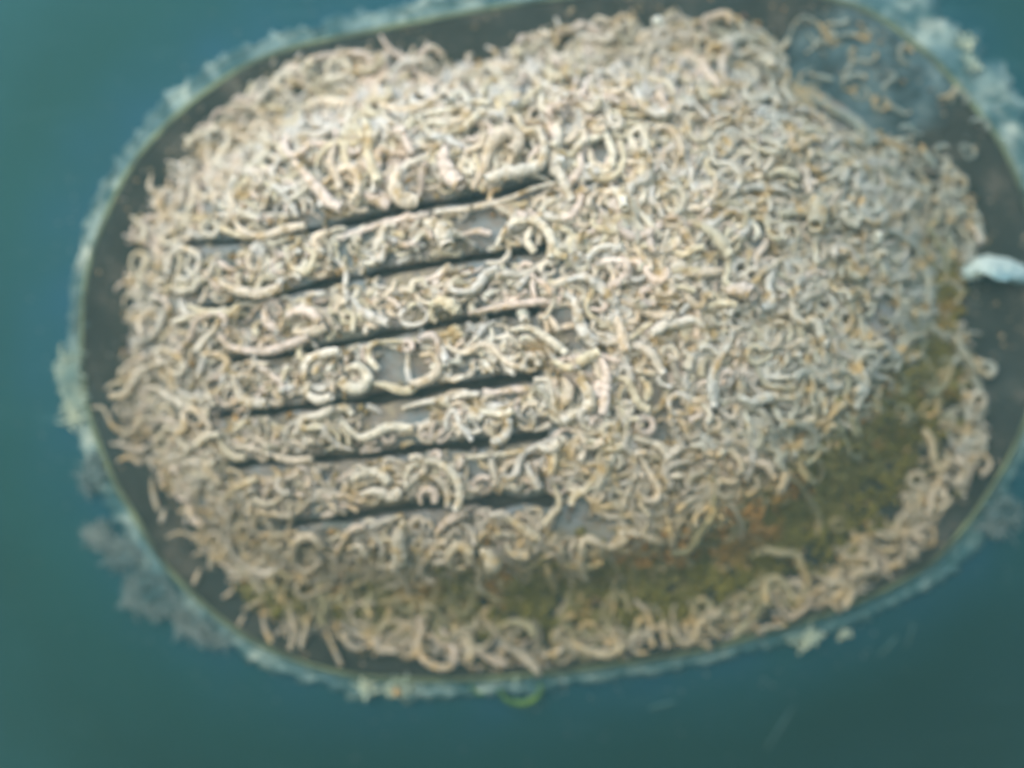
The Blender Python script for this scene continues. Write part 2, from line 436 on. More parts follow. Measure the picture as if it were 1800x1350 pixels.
T = {  # traced tubes: tile origin, list of (diameter, points) at three times the grid
'A': ((0, 0), [
 (30,[(1110,700),(1120,620),(1170,580),(1230,590),(1260,640),(1250,710)]),(30,[(1390,520),(1340,570),(1290,620),(1260,690)]),
 (36,[(1640,470),(1600,390),(1540,370),(1480,400),(1450,460),(1455,540),(1480,610)]),(42,[(1490,400),(1530,410),(1560,450)]),
 (44,[(1600,400),(1620,320),(1680,300),(1800,285),(1900,280),(1950,310),(1955,370)]),(40,[(970,720),(1000,740),(975,785)]),
 (36,[(1030,690),(1055,780),(1085,870),(1125,930),(1130,1000),(1130,1090)]),(36,[(1480,830),(1440,900),(1440,960),(1490,1020),(1540,1080),(1565,1150)]),
 (46,[(1770,740),(1745,850),(1770,920),(1795,1000)]),(62,[(1550,850),(1620,930),(1680,1000),(1740,1070),(1800,1100)]),
 (30,[(1230,1010),(1300,950),(1370,950),(1430,990),(1460,1060)]),(46,[(1220,1120),(1260,1200),(1330,1240),(1420,1240),(1500,1210),(1610,1190)]),
 (36,[(920,1135),(1000,1150),(1080,1160),(1150,1190),(1230,1230),(1330,1255)]),(46,[(880,990),(850,1060),(850,1120),(890,1170)]),
 (36,[(1000,950),(1020,1030),(1000,1110)]),(46,[(690,1140),(740,1180),(770,1230),(735,1280)]),(34,[(650,1240),(720,1260),(790,1290)]),
 (34,[(800,920),(790,990),(840,1030)]),(40,[(1390,700),(1420,750),(1400,810),(1340,870)]),(34,[(880,850),(940,870),(990,930)]),
 (40,[(1200,1040),(1240,1090),(1290,1130),(1370,1150)]),(40,[(1640,520),(1590,570),(1560,640),(1500,660)]),(36,[(1400,460),(1380,540),(1400,620)])]),
'B': ((600, 0), [
 (36,[(205,185),(240,240),(290,290),(350,310),(410,310)]),(40,[(390,340),(430,270),(480,250),(530,290)]),(32,[(575,320),(550,380),(525,440)]),
 (48,[(270,380),(190,440),(180,510),(230,560),(330,580),(430,560),(500,520),(545,465)]),(36,[(120,400),(110,470),(150,545)]),
 (36,[(760,245),(810,270),(830,320),(865,355)]),(90,[(910,260),(930,275),(945,310)]),(42,[(920,350),(1000,375),(1065,345)]),
 (40,[(400,605),(500,590),(600,570),(700,540),(785,540)]),(40,[(870,595),(940,560),(990,510),(1050,460),(1130,410),(1225,380)]),
 (32,[(1190,560),(1250,520),(1340,510),(1430,510),(1530,490)]),(46,[(500,745),(560,690),(640,680),(700,620),(765,585)]),
 (42,[(320,670),(340,740),(375,810)]),(56,[(130,630),(150,720),(140,800),(160,880),(195,960)]),(46,[(60,680),(20,760),(20,840),(50,900)]),
 (66,[(1035,670),(1070,760),(1065,830),(1030,880),(950,900),(860,920),(750,950)]),(74,[(690,1000),(750,890),(785,780),(840,710),(900,700),(935,750),(895,800)]),
 (86,[(550,780),(540,850),(580,930),(630,975)]),(86,[(300,890),(285,980),(320,1050),(390,1060)]),(60,[(90,1000),(170,1050),(250,1090)]),
 (34,[(1125,965),(1040,985),(960,1015),(880,1050),(760,1082),(640,1105),(490,1118)]),(34,[(0,1245),(100,1220),(200,1185),(330,1155),(460,1130)]),
 (90,[(440,1170),(520,1200),(560,1300)]),(50,[(815,1300),(860,1220),(920,1170),(1000,1160),(1070,1200),(1110,1270),(1100,1360)]),(34,[(640,1235),(720,1220),(790,1235)]),
 (50,[(1140,820),(1150,900),(1180,980),(1215,1060)]),(42,[(1270,970),(1260,1060),(1220,1130),(1170,1155)]),
 (36,[(1320,1180),(1270,1190),(1245,1150),(1270,1110),(1320,1115),(1340,1150)]),(40,[(1305,820),(1340,890),(1400,900),(1430,840),(1420,770),(1385,690)]),
 (40,[(1480,750),(1490,820),(1470,900),(1400,940),(1320,930)]),(38,[(1560,800),(1525,760),(1530,700),(1570,680),(1605,720),(1600,780),(1570,800)]),
 (46,[(1630,690),(1700,670),(1760,700),(1790,760),(1795,830)]),(30,[(1610,615),(1500,605),(1420,590)]),(46,[(1355,1090),(1380,1030),(1440,1010),(1510,1045)]),
 (40,[(1510,980),(1560,900),(1610,880),(1645,930)]),(40,[(1550,1090),(1610,1160),(1670,1230)]),(40,[(1810,920),(1760,990),(1760,1060),(1800,1110)]),
 (36,[(1130,90),(1160,160),(1230,170)]),(36,[(1310,160),(1350,100),(1420,120)]),(60,[(1070,220),(1130,300),(1210,300)]),
 (44,[(1230,210),(1290,240),(1370,240),(1400,190)]),(40,[(1450,200),(1500,260),(1590,270)]),(44,[(1000,1200),(980,1270),(1020,1330)])]),
'C': ((1200, 0), [
 (42,[(130,240),(140,150),(200,100),(270,100),(320,150),(325,190)]),(32,[(240,270),(210,250),(220,200),(255,205),(250,260),(215,330)]),(40,[(-20,190),(80,200),(160,210)]),
 (66,[(395,325),(440,310),(485,355)]),(30,[(485,300),(530,250),(565,205)]),(30,[(650,280),(690,250),(735,205)]),(32,[(670,390),(740,410),(790,420)]),
 (34,[(835,435),(900,400),(970,410)]),(58,[(690,525),(760,560),(830,600),(900,640),(960,700),(1000,760)]),(40,[(735,610),(800,700),(860,760),(920,820),(970,855)]),
 (40,[(1255,760),(1290,830),(1330,880)]),(46,[(840,840),(860,910),(835,970)]),(46,[(620,830),(650,900),(660,960),(675,1020)]),
 (100,[(690,1040),(715,1120),(700,1190)]),(36,[(795,1210),(840,1160),(920,1160),(985,1115)]),(50,[(450,925),(520,900),(610,930)]),(60,[(1395,1190),(1440,1130),(1500,1105)]),
 (36,[(1540,1090),(1560,1180),(1585,1260)]),(60,[(50,1170),(130,1210),(200,1270),(250,1350)]),(44,[(1000,1230),(1020,1260),(1015,1290)]),
 (44,[(350,760),(420,790),(500,800),(560,770)]),(50,[(60,470),(150,490),(230,480)]),(44,[(520,500),(480,560),(500,620),(580,640)]),(40,[(270,700),(250,780),(200,830)]),
 (40,[(1150,900),(1190,960),(1160,1030)]),(34,[(1440,920),(1420,1000),(1450,1060)])]),
'D': ((0, 450), [
 (34,[(605,180),(650,140),(700,150),(745,205)]),(26,[(650,270),(660,220),(700,200),(735,235)]),(36,[(1155,50),(1100,110),(1030,140),(960,160),(870,170)]),
 (58,[(1135,115),(1200,160),(1290,190),(1380,200),(1480,165)]),(50,[(990,260),(1060,290),(1130,300),(1220,300),(1265,255)]),(50,[(695,460),(760,440),(820,410),(850,350),(870,280)]),
 (34,[(1165,320),(1130,390),(1080,440),(1035,505)]),(50,[(1155,410),(1200,470),(1300,500),(1420,500),(1520,470),(1630,425)]),
 (50,[(885,555),(800,580),(740,620),(690,680),(660,730),(575,740)]),(34,[(635,615),(680,570),(740,540),(795,520)]),(34,[(555,700),(610,670),(650,672)]),
 (36,[(485,800),(540,800),(570,850),(600,900),(660,930),(720,910),(755,845)]),(42,[(795,695),(850,710),(880,740),(930,760),(965,805)]),(40,[(585,990),(650,1000),(720,1030),(795,1000)]),
 (40,[(615,1085),(680,1060),(745,1095)]),(42,[(870,1070),(850,1150),(865,1230)]),(46,[(915,1050),(940,1130),(965,1210)]),(36,[(1060,1180),(1090,1120),(1140,1150),(1130,1230)]),
 (42,[(1065,520),(1150,520),(1200,560),(1175,620)]),(60,[(1230,630),(1260,720),(1310,770),(1410,780)]),(46,[(1150,940),(1180,1010),(1240,1060),(1300,1060)]),
 (40,[(1290,1010),(1380,1030),(1460,1060),(1550,1080),(1650,1070)]),(46,[(1555,940),(1600,860),(1680,840),(1760,800)]),(50,[(1600,650),(1620,560),(1690,520),(1790,500)]),
 (50,[(1630,670),(1620,720),(1680,760),(1750,740)]),(40,[(1175,1300),(1230,1230),(1300,1200),(1360,1165)]),(36,[(800,1170),(810,1260),(835,1340)]),
 (52,[(1500,330),(1560,290),(1640,300),(1690,350)]),(52,[(1390,280),(1410,350),(1480,400)]),(60,[(1550,400),(1640,400),(1720,370)]),(40,[(1500,-50),(1540,60),(1590,70),(1620,20)]),(36,[(1600,-50),(1660,-10),(1640,50)])]),
'E': ((600, 450), [
 (36,[(455,180),(430,130),(380,140),(370,200)]),(30,[(485,115),(540,70),(575,45)]),(50,[(550,170),(640,190),(720,160),(760,100),(825,65)]),(50,[(60,225),(110,290),(180,330),(250,355)]),
 (66,[(460,260),(540,240),(610,290)]),(38,[(670,302),(780,280),(880,262),(980,250),(1085,238)]),(34,[(150,462),(240,450),(330,450),(420,440),(520,420),(610,398)]),
 (38,[(200,450),(150,480),(150,540),(195,600)]),(50,[(415,525),(480,520),(510,570),(500,620),(440,660),(360,682)]),(32,[(350,510),(350,600),(360,665)]),
 (40,[(545,440),(580,490),(660,510),(730,470),(790,480),(840,530),(890,570),(960,592)]),(46,[(890,390),(980,380),(1050,410),(1120,460),(1190,515)]),(34,[(1075,295),(1110,340),(1145,395)]),
 (36,[(1030,600),(980,600),(960,560),(990,525),(1035,540),(1040,580)]),(62,[(1160,190),(1230,240),(1250,330),(1280,400),(1335,470)]),(56,[(1190,130),(1280,110),(1350,150),(1400,200),(1455,255)]),
 (46,[(1470,235),(1560,270),(1640,310),(1730,310)]),(60,[(1455,320),(1480,420),(1500,510)]),(62,[(1120,555),(1200,590),(1290,540),(1360,505)]),(60,[(1360,520),(1400,620),(1390,720),(1380,830)]),
 (50,[(1015,650),(1090,660),(1110,740),(1130,820),(1195,875)]),(70,[(1250,640),(1310,740),(1300,810)]),(60,[(1160,640),(1200,700),(1180,780)]),(46,[(1410,650),(1500,650),(1540,720),(1570,780),(1630,812)]),
 (36,[(1800,840),(1740,820),(1730,760),(1780,730),(1830,760),(1830,810)]),(36,[(1520,530),(1590,510),(1600,560),(1560,600),(1660,620)]),(34,[(1740,570),(1690,550),(1690,500),(1740,480),(1770,520),(1750,560)]),
 (34,[(320,802),(420,775),(500,762),(570,758)]),(34,[(575,752),(650,732),(725,730)]),(38,[(755,732),(860,712),(1000,698)]),(46,[(140,668),(230,682),(330,712),(400,690)]),
 (60,[(20,600),(90,580),(140,640),(100,700),(30,690),(0,650)]),(50,[(0,870),(50,920),(110,960),(190,930),(260,900),(380,910)]),(32,[(550,920),(560,840),(600,820),(630,890),(690,975)]),
 (42,[(740,920),(680,930),(650,890),(690,840),(740,860)]),(36,[(1180,1010),(1240,1080),(1310,1100),(1380,1080),(1430,1020),(1455,940)]),(56,[(1035,1000),(1100,1020),(1155,975)]),
 (50,[(975,1100),(1010,1170),(1045,1230)]),(34,[(590,1072),(700,1060),(860,1042),(970,1030)]),
 (46,[(345,1230),(340,1180),(360,1120),(430,1085),(510,1090),(580,1140),(620,1210),(625,1280),(600,1340)]),(42,[(385,1260),(395,1180),(460,1158),(530,1190),(562,1250),(560,1320)]),(42,[(420,1310),(415,1260),(450,1230),(495,1250),(490,1300)]),
 (56,[(60,1180),(130,1140),(210,1150),(250,1200)]),(56,[(100,1260),(180,1240),(270,1270),(310,1230)]),(28,[(1425,1070),(1415,1040),(1445,1025),(1465,1050),(1445,1075)]),(50,[(1250,920),(1310,1000),(1390,975)]),
 (54,[(820,830),(880,870),(860,950),(790,990)]),(50,[(1550,60),(1640,80),(1800,75),(1890,85)]),(44,[(1580,640),(1620,700),(1610,760)]),(46,[(1130,980),(1120,1080),(1100,1150)])]),
'F': ((1200, 450), [
 (46,[(-20,100),(100,92),(210,78)]),(36,[(520,70),(580,40),(630,70),(620,110),(555,120)]),(90,[(230,185),(300,180),(370,205)]),(50,[(555,170),(600,230),(600,310),(620,390),(645,450)]),
 (40,[(440,410),(430,340),(500,300),(575,290)]),(42,[(425,510),(500,460),(515,400)]),(36,[(890,170),(960,200),(985,270)]),(34,[(950,265),(905,255),(905,215),(945,205),(965,240)]),
 (46,[(935,310),(950,400),(980,470),(1065,460)]),(42,[(1145,350),(1180,430),(1150,500),(1090,545)]),(46,[(1235,-10),(1280,80),(1300,170),(1290,270)]),(40,[(830,440),(850,480),(920,520),(895,590)]),
 (46,[(740,390),(740,480),(750,570)]),(48,[(265,390),(240,470),(200,540),(160,620),(150,700),(170,800)]),(42,[(35,630),(90,560),(110,490),(70,440),(15,450)]),(36,[(175,790),(230,840),(270,850),(295,780)]),
 (56,[(290,740),(370,770),(430,750),(500,738)]),(40,[(320,780),(340,870),(362,935)]),(42,[(440,975),(380,980),(350,940),(380,900),(440,900),(465,935)]),(46,[(505,810),(530,880),(600,890),(700,858)]),
 (46,[(765,870),(810,810),(860,775)]),(50,[(1005,740),(1020,780),(1022,830)]),(36,[(490,1045),(580,1000),(670,978)]),(50,[(615,1080),(640,1150),(690,1200)]),(60,[(895,850),(920,950)]),
 (50,[(1375,395),(1440,430),(1480,510),(1555,610)]),(30,[(1395,1140),(1440,1210),(1490,1270)]),(42,[(1385,1120),(1350,1200),(1310,1280),(1300,1360)]),(36,[(1430,980),(1500,980),(1570,1000)]),
 (36,[(1585,1030),(1620,1100),(1575,1160)]),(60,[(830,600),(900,620),(960,680),(900,730)]),(50,[(0,500),(40,540),(20,600)]),(44,[(700,180),(760,200),(800,260),(780,320)]),(44,[(1000,20),(1050,60),(1060,120)])]),
'G': ((0, 900), [
 (34,[(870,-20),(850,55)]),(34,[(875,135),(950,110),(1020,130),(1080,165)]),(34,[(1140,185),(1100,165),(1105,120),(1150,115),(1165,160),(1145,180)]),(30,[(1110,205),(1110,300)]),(30,[(1115,215),(1180,280),(1260,312)]),
 (36,[(1335,95),(1290,140),(1280,190),(1305,250)]),(36,[(1435,110),(1420,180),(1400,250),(1330,292)]),(40,[(1255,285),(1320,350),(1385,425)]),(30,[(1010,230),(1090,208)]),(30,[(1055,300),(1020,380)]),
 (26,[(1235,360),(1220,420),(1175,452)]),(36,[(1280,515),(1350,480),(1410,448)]),(36,[(1380,530),(1400,620),(1432,690)]),(40,[(1525,460),(1540,560),(1560,640),(1525,725)]),(36,[(1640,520),(1610,620),(1585,720)]),
 (44,[(1465,250),(1450,190),(1500,165)]),(52,[(1690,260),(1620,310),(1550,260),(1560,160),(1640,130),(1700,190)]),(36,[(1715,630),(1760,720),(1800,810)]),(40,[(1480,330),(1560,340),(1640,360)]),(30,[(1290,540),(1260,600)])]),
'H': ((600, 900), [
 (34,[(20,102),(120,90),(220,52),(330,18)]),(50,[(495,120),(560,50),(650,5)]),(62,[(870,22),(950,80),(1045,145)]),(50,[(780,20),(830,12),(885,25)]),(80,[(330,50),(300,150),(310,240),(285,290)]),
 (44,[(30,195),(100,180),(130,230)]),(30,[(150,268),(220,292),(300,268)]),(56,[(660,290),(590,290),(570,230),(610,180),(670,200),(680,260)]),(60,[(870,165),(900,220),(990,232)]),(86,[(740,200),(790,250),(800,310)]),
 (50,[(1290,148),(1360,172),(1440,180),(1510,135)]),(50,[(1620,50),(1600,120),(1690,162)]),(30,[(160,482),(250,470),(380,458)]),(40,[(650,385),(730,410),(830,465)]),(52,[(1180,280),(1280,290),(1380,258)]),
 (50,[(1080,280),(1110,370)]),(42,[(210,600),(190,680),(215,750)]),(42,[(200,590),(300,580),(390,602)]),(58,[(440,590),(410,680),(430,770),(520,820),(590,808)]),(50,[(630,630),(680,700),(680,790)]),
 (50,[(530,610),(560,680),(600,740),(585,810)]),(60,[(820,620),(900,580),(990,600),(1020,660)]),(56,[(840,700),(930,740),(1000,800),(1050,860)]),(40,[(1340,650),(1290,665),(1260,620),(1300,585),(1345,600)]),
 (42,[(1620,740),(1550,740),(1525,690),(1560,645),(1630,660),(1640,710)]),(60,[(1140,630),(1230,690),(1320,740),(1420,750),(1500,695)]),(50,[(720,740),(800,780),(870,805)]),(40,[(1700,550),(1700,640),(1725,710)]),
 (50,[(1060,760),(1140,740),(1180,690)]),(50,[(0,640),(40,700),(100,720)]),(50,[(1180,600),(1160,570),(1230,540)]),(50,[(1400,600),(1450,660),(1440,720)])]),
'I': ((1200, 900), [
 (36,[(465,420),(510,500),(560,560),(620,530),(670,470),(635,400)]),(36,[(280,425),(350,460),(410,438)]),(30,[(190,545),(280,510),(340,510),(375,560)]),(46,[(105,550),(150,620),(200,660)]),
 (50,[(880,340),(890,430),(850,510)]),(40,[(780,470),(830,525)]),(36,[(1170,192),(1240,190),(1290,178)]),(44,[(990,150),(1060,200),(1130,200)]),(28,[(385,650),(430,610),(530,600)]),(32,[(1055,345),(1100,290),(1170,268)]),
 (44,[(930,240),(960,330)]),(44,[(700,330),(760,370),(780,440)]),(44,[(560,350),(610,380),(640,410)]),(40,[(0,600),(60,570),(100,600)]),(50,[(1080,80),(1130,120),(1210,110)]),(44,[(830,200),(890,240),(900,310)]),(40,[(40,690),(110,690),(150,730)])]),
}
SPECIAL = {  # centre in grid units -> own label
 (925,300): "thick angular worm tube bent like a hook above the end of the topmost slot",
 (870,270): "thick cream worm tube rising in a leaning arch above the topmost slot",
 (762,850): "large worm tube curling in an outer half circle above the lowest slot",
 (758,838): "inner worm tube nested inside the large half circle above the lowest slot",
 (918,927): "short straight thick worm tube slanting down right below the lowest slot",
 (788,918): "short straight worm tube slanting down left below the curled half circle",
 (755,645): "hooked worm tube at the right of the bare blue patch on the fourth bar",
 (962,418): "broad arch of worm tube at the right end between the first and second slots",
 (1494,203): "long straight beige worm tube slanting down right below the bluish corner",
 (1435,370): "leaf shaped whitish worm tube standing alone on the right of the dome",
 (1265,640): "long wavy white worm tube running downwards right of the middle",
 (1575,580): "crescent shaped white worm tube close to the right edge of the dome",
 (1380,1068): "worm tube folded into a triangle on the lower right rim",
 (660,175): "large brownish ring of worm tube near the top left of the dome",
 (205,745): "slender worm tube sweeping in a half circle on the dark left rim",
 (245,660): "smooth curved worm tube reaching out over the dark left rim",
 (520,145): "open ring of worm tube near the dark upper left rim",
 (1280,45): "tall arch of worm tube near the top edge, left of the bluish corner",
}
sp_left = dict(SPECIAL)
def region(x, y):
    e = edge_dist(x, y)
    if inside([(1385, 0), (1400, 190), (1560, 235), (1640, 285), (1800, 260), (1700, 60), (1500, -20)], x, y): return 0
    if e > -125:
        if x < 330: return 1
        if y < 300 and x < 900: return 2
        if y < 300: return 3
        if x > 1500 and y < 900: return 4
        if x > 960: return 5
        return 6
    if 340 < x < 975:
        if y < slot_y(0, x): return 7
        for i in range(5):
            if y < slot_y(i + 1, x): return 8 + i
        return 13
    if x <= 340: return 14
    if y < 330: return 15
    if y < 620: return 16 if x < 1320 else 17
    return 18 if x < 1320 else 19
RG = ["faded bluish worm tube in the bluish upper right corner of the oval", "pale curled worm tube fringing the dark left rim of the oval",
 "pale curled worm tube along the dark upper left rim of the oval", "pale curled worm tube crowded along the top edge of the oval",
 "dull curled worm tube fringing the dark right rim of the oval", "dull beige worm tube on the rim below the olive algae band, right half",
 "dull beige worm tube on the bottom rim of the oval, left half", "bright cream worm tube clustered above the topmost slot",
 "pale worm tube on the topmost bar, between the first and second slots", "pale worm tube on the second bar, between the second and third slots",
 "pale worm tube on the third bar, between the third and fourth slots", "pale worm tube on the fourth bar, between the fourth and fifth slots",
 "pale worm tube on the lowest bar, between the fifth and sixth slots", "pale worm tube below the lowest slot, above the bottom rim",
 "pale worm tube on the dome left of the slots, inside the left rim", "pale worm tube on the upper right of the dome, right of the slots",
 "pale worm tube on the middle of the dome, just right of the slots", "greyish worm tube on the right side of the dome, upper half",
 "pale worm tube on the lower middle of the dome, right of the slots", "dull worm tube on the lower right of the dome above the olive algae"]
RGG = ["faded tubes in the upper right corner", "tubes fringing the left rim", "tubes along the upper left rim", "tubes along the top edge", "tubes fringing the right rim",
 "tubes below the olive band", "tubes on the bottom rim", "tubes above the topmost slot", "tubes on the first bar", "tubes on the second bar", "tubes on the third bar", "tubes on the fourth bar",
 "tubes on the fifth bar", "tubes below the lowest slot", "tubes left of the slots", "tubes on the upper right of the dome", "tubes on the middle of the dome", "tubes on the right of the dome",
 "tubes on the lower middle of the dome", "tubes above the olive band"]
RX = {0: (1380, 1650), 1: (180, 330), 2: (330, 900), 3: (900, 1750), 4: (1500, 1750), 5: (1000, 1600), 6: (330, 1000), 13: (340, 975), 14: (200, 340), 15: (975, 1500), 16: (975, 1320), 17: (1320, 1700), 18: (975, 1320), 19: (1320, 1650)}
for _i in range(7, 13): RX[_i] = (340, 975)
def shape_words(pth, wd):
    turn, tot = 0.0, 0.0
    for i in range(1, len(pth) - 1):
        a1 = math.atan2(pth[i][1] - pth[i-1][1], pth[i][0] - pth[i-1][0]); a2 = math.atan2(pth[i+1][1] - pth[i][1], pth[i+1][0] - pth[i][0])
        d = (a2 - a1 + math.pi) % (2 * math.pi) - math.pi; turn += d; tot += abs(d)
    sh = "ring shaped" if abs(turn) > 4 else "hooked" if abs(turn) > 2.4 else "wavy" if tot > 2.2 else "curved" if tot > .7 else "straight"
    return ("stout " if wd > 15 else "slender " if wd < 11.5 else "") + sh
def full_label(words, base, side):
    t = (words + " " + base).replace(" curled", "")
    return t + side if len((t + side).split()) <= 16 else t if len(t.split()) <= 16 else base
def add_worm(V, F, C, x, y, special=None, words=""):
    ce = V.mean(axis=0)
    o = link("worm_tube", V - ce, F, M_TUBE, col=C); o.location = ce
    if special: tag(o, special, "worm tube")
    else:
        r = region(x, y); side = ""
        lo, hi = RX[r]
        if hi - lo > 250 and len(RG[r].split()) < 14:
            t = (x - lo) / (hi - lo); side = ", left part" if t < .33 else ", right part" if t > .67 else ", mid part"
        tag(o, full_label(words, RG[r], side), "worm tube", RGG[r])
    return o
count = 0; HER = []
for k, ((ox, oy), lst) in T.items():
    for w3, pl in lst:
        pth = [(ox + a / 3, oy + b / 3) for a, b in pl]
        cx, cy = sum(p[0] for p in pth) / len(pth), sum(p[1] for p in pth) / len(pth)
        lab = None
        if sp_left:
            q = min(sp_left, key=lambda s_: math.hypot(s_[0] - cx, s_[1] - cy))
        s0 = surf_h(cx, cy)
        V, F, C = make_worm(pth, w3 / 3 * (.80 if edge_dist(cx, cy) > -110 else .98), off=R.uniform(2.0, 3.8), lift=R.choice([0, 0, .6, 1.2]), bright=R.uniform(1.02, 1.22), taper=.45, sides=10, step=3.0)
        HER.append([cx, cy, V, F, C, None, shape_words(pth, w3 / 3)]); count += 1
for key, lab in SPECIAL.items():
    i = min(range(len(HER)), key=lambda i: math.hypot(HER[i][0] - key[0], HER[i][1] - key[1]) if HER[i][5] is None else 1e9)
    HER[i][5] = lab
for h in HER: add_worm(*h[2:5], h[0], h[1], h[5], h[6])

# random tubes
BARE = [(700, 645, 48, 24), (845, 402, 40, 16), (1030, 925, 40, 16), (1170, 20, 10, 10), (760, 70, 60, 30), (700, 735, 60, 10), (1000, 570, 22, 30),
        (1560, 560, 20, 24), (1160, 700, 20, 26), (1060, 275, 22, 26)]
def rand_path(x, y, a, L, curl, n=7):
    pts = [(x, y)]; st = L / n; k = R.gauss(0, .35 * curl)
    for i in range(n):
        k = k * .72 + R.gauss(0, .30 * curl)
        a += max(-1.0, min(1.0, k * st / 10)); x += math.cos(a) * st; y += math.sin(a) * st
        pts.append((x, y))
    return pts
def ok(p, margin=4):
    x, y = p
    if not inside(WORM, x, y): return False
    for (bx, by, rx, ry) in BARE:
        if ((x - bx) / rx) ** 2 + ((y - by) / ry) ** 2 < 1: return False
    for i in range(6):
        q = SLOTS[i][0]
        if q[0][0] - 5 < x < q[-1][0] + 5 and abs(y - slot_y(i, x)) < slot_w(i, x) + margin: return False
    return True
fill_V, fill_F, fill_C, nv = [], [], [], 0
CORNER = [(1450, 45), (1480, 75), (1510, 60), (1540, 90), (1500, 150), (1520, 175), (1560, 130), (1600, 115), (1560, 185), (1600, 195), (1650, 170), (1675, 180), (1620, 235), (1430, 120), (1450, 165), (1705, 215), (1690, 260), (1420, 60)]
for (x, y) in CORNER:
    V, F, C = make_worm(rand_path(x, y, R.uniform(0, 6.3), R.uniform(40, 80), 2.0, 9), R.uniform(7, 11), off=R.uniform(.2, 1), lift=0, bright=1, sides=8)
    add_worm(V, F, C, x, y, None, "short"); count += 1
indiv = 300 - count
made = 0; tries = 0; NF = 2350
while made < NF and tries < 60000:
    tries += 1
    x = R.uniform(170, 1750); y = R.uniform(10, 1190)
    if not ok((x, y)): continue
    od = olive_d(x, y)
    if od < 1.0 and R.random() < (.95 if x > 800 else .85): continue
    e = edge_dist(x, y)
    if inside([(1385, 0), (1400, 190), (1560, 235), (1640, 285), (1800, 260), (1700, 60), (1500, -20)], x, y) and R.random() < .35: continue
    barz = 350 < x < 960 and 350 < y < 900
    a = R.uniform(0, 6.28)
    if e > -150: a = math.atan2(y - OC[1], x - OC[0]) + R.gauss(0, .9)
    L = R.uniform(60, 190) if not barz else R.uniform(35, 110)
    wd = R.choice([7, 8, 8, 9, 9, 10, 11, 13]) * (1.22 if (x > 1000 or y < 340) else 1.05)
    pth = rand_path(x, y, a, L, R.choice([.9, 1.3, 1.8]), 13)
    if R.random() < .09: pth = [(x + rr_ * math.cos(q_ * .92), y + rr_ * .85 * math.sin(q_ * .92)) for rr_ in [R.uniform(9, 15)] for q_ in range(7)]
    if barz and R.random() < .7: pth = rand_path(x, y, R.choice([-.12, 3.0]) + R.gauss(0, .3), L, 1.2, 7)
    if not all(ok(p, R.choice([-5, 0, 1, 1])) for p in pth[1:]):
        if R.random() < .96: continue
        if not all(edge_dist(*p) < -40 for p in pth): continue
        if barz: continue
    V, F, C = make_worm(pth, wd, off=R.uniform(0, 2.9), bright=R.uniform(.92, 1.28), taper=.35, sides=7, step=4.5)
    if made < indiv and wd >= 11: add_worm(V, F, C, pth[3][0], pth[3][1], None, shape_words(pth, wd))
    else:
        fill_V.append(V); fill_F += [tuple(i + nv for i in f) for f in F]; fill_C.append(C); nv += len(V)
        if made < indiv: indiv += 1
    made += 1
for _ in range(420):
    i = R.randrange(5); x = R.uniform(400, 950); y = slot_y(i, x) + slot_w(i, x) + R.random() * (slot_y(i + 1, x) - slot_y(i, x) - slot_w(i, x) - slot_w(i + 1, x))
    if not ok((x, y), 0): continue
    pth = rand_path(x, y, R.choice([-.12, 3.0]) + R.gauss(0, .6), R.uniform(25, 70), 1.6, 8)
    if not all(ok(p, -3) for p in pth): continue
    V, F, C = make_worm(pth, R.uniform(7, 12), off=R.uniform(0, 2.2), bright=R.uniform(.95, 1.25), taper=.4, sides=7, step=4.5)
    fill_V.append(V); fill_F += [tuple(i_ + nv for i_ in f) for f in F]; fill_C.append(C); nv += len(V)
fringe = 0
while fringe < 400:
    i = R.randrange(len(WORM)); t = R.random(); q0, q1 = WORM[i], WORM[(i + 1) % len(WORM)]
    x = q0[0] + (q1[0] - q0[0]) * t; y = q0[1] + (q1[1] - q0[1]) * t
    a = math.atan2(y - OC[1], x - OC[0]); x -= 42 * math.cos(a); y -= 42 * math.sin(a)
    pth = rand_path(x, y, a + R.gauss(0, .7), R.uniform(22, 62), 1.6, 7)
    if max(edge_dist(*p) for p in pth) > -5: continue
    fringe += 1
    V, F, C = make_worm(pth, R.uniform(5, 9), off=R.uniform(.3, 2), bright=R.uniform(.8, 1.1), taper=.5, sides=6, step=4.5)
    fill_V.append(V); fill_F += [tuple(i + nv for i in f) for f in F]; fill_C.append(C); nv += len(V)
o = link("worm_tube_crust", np.concatenate(fill_V), fill_F, M_TUBE, col=np.concatenate(fill_C))
tag(o, "dense crust of small pale curly worm tubes filling the gaps all over the oval grille", "worm tube crust", kind="stuff")
print("tubes", count, made, tries, "verts", nv)

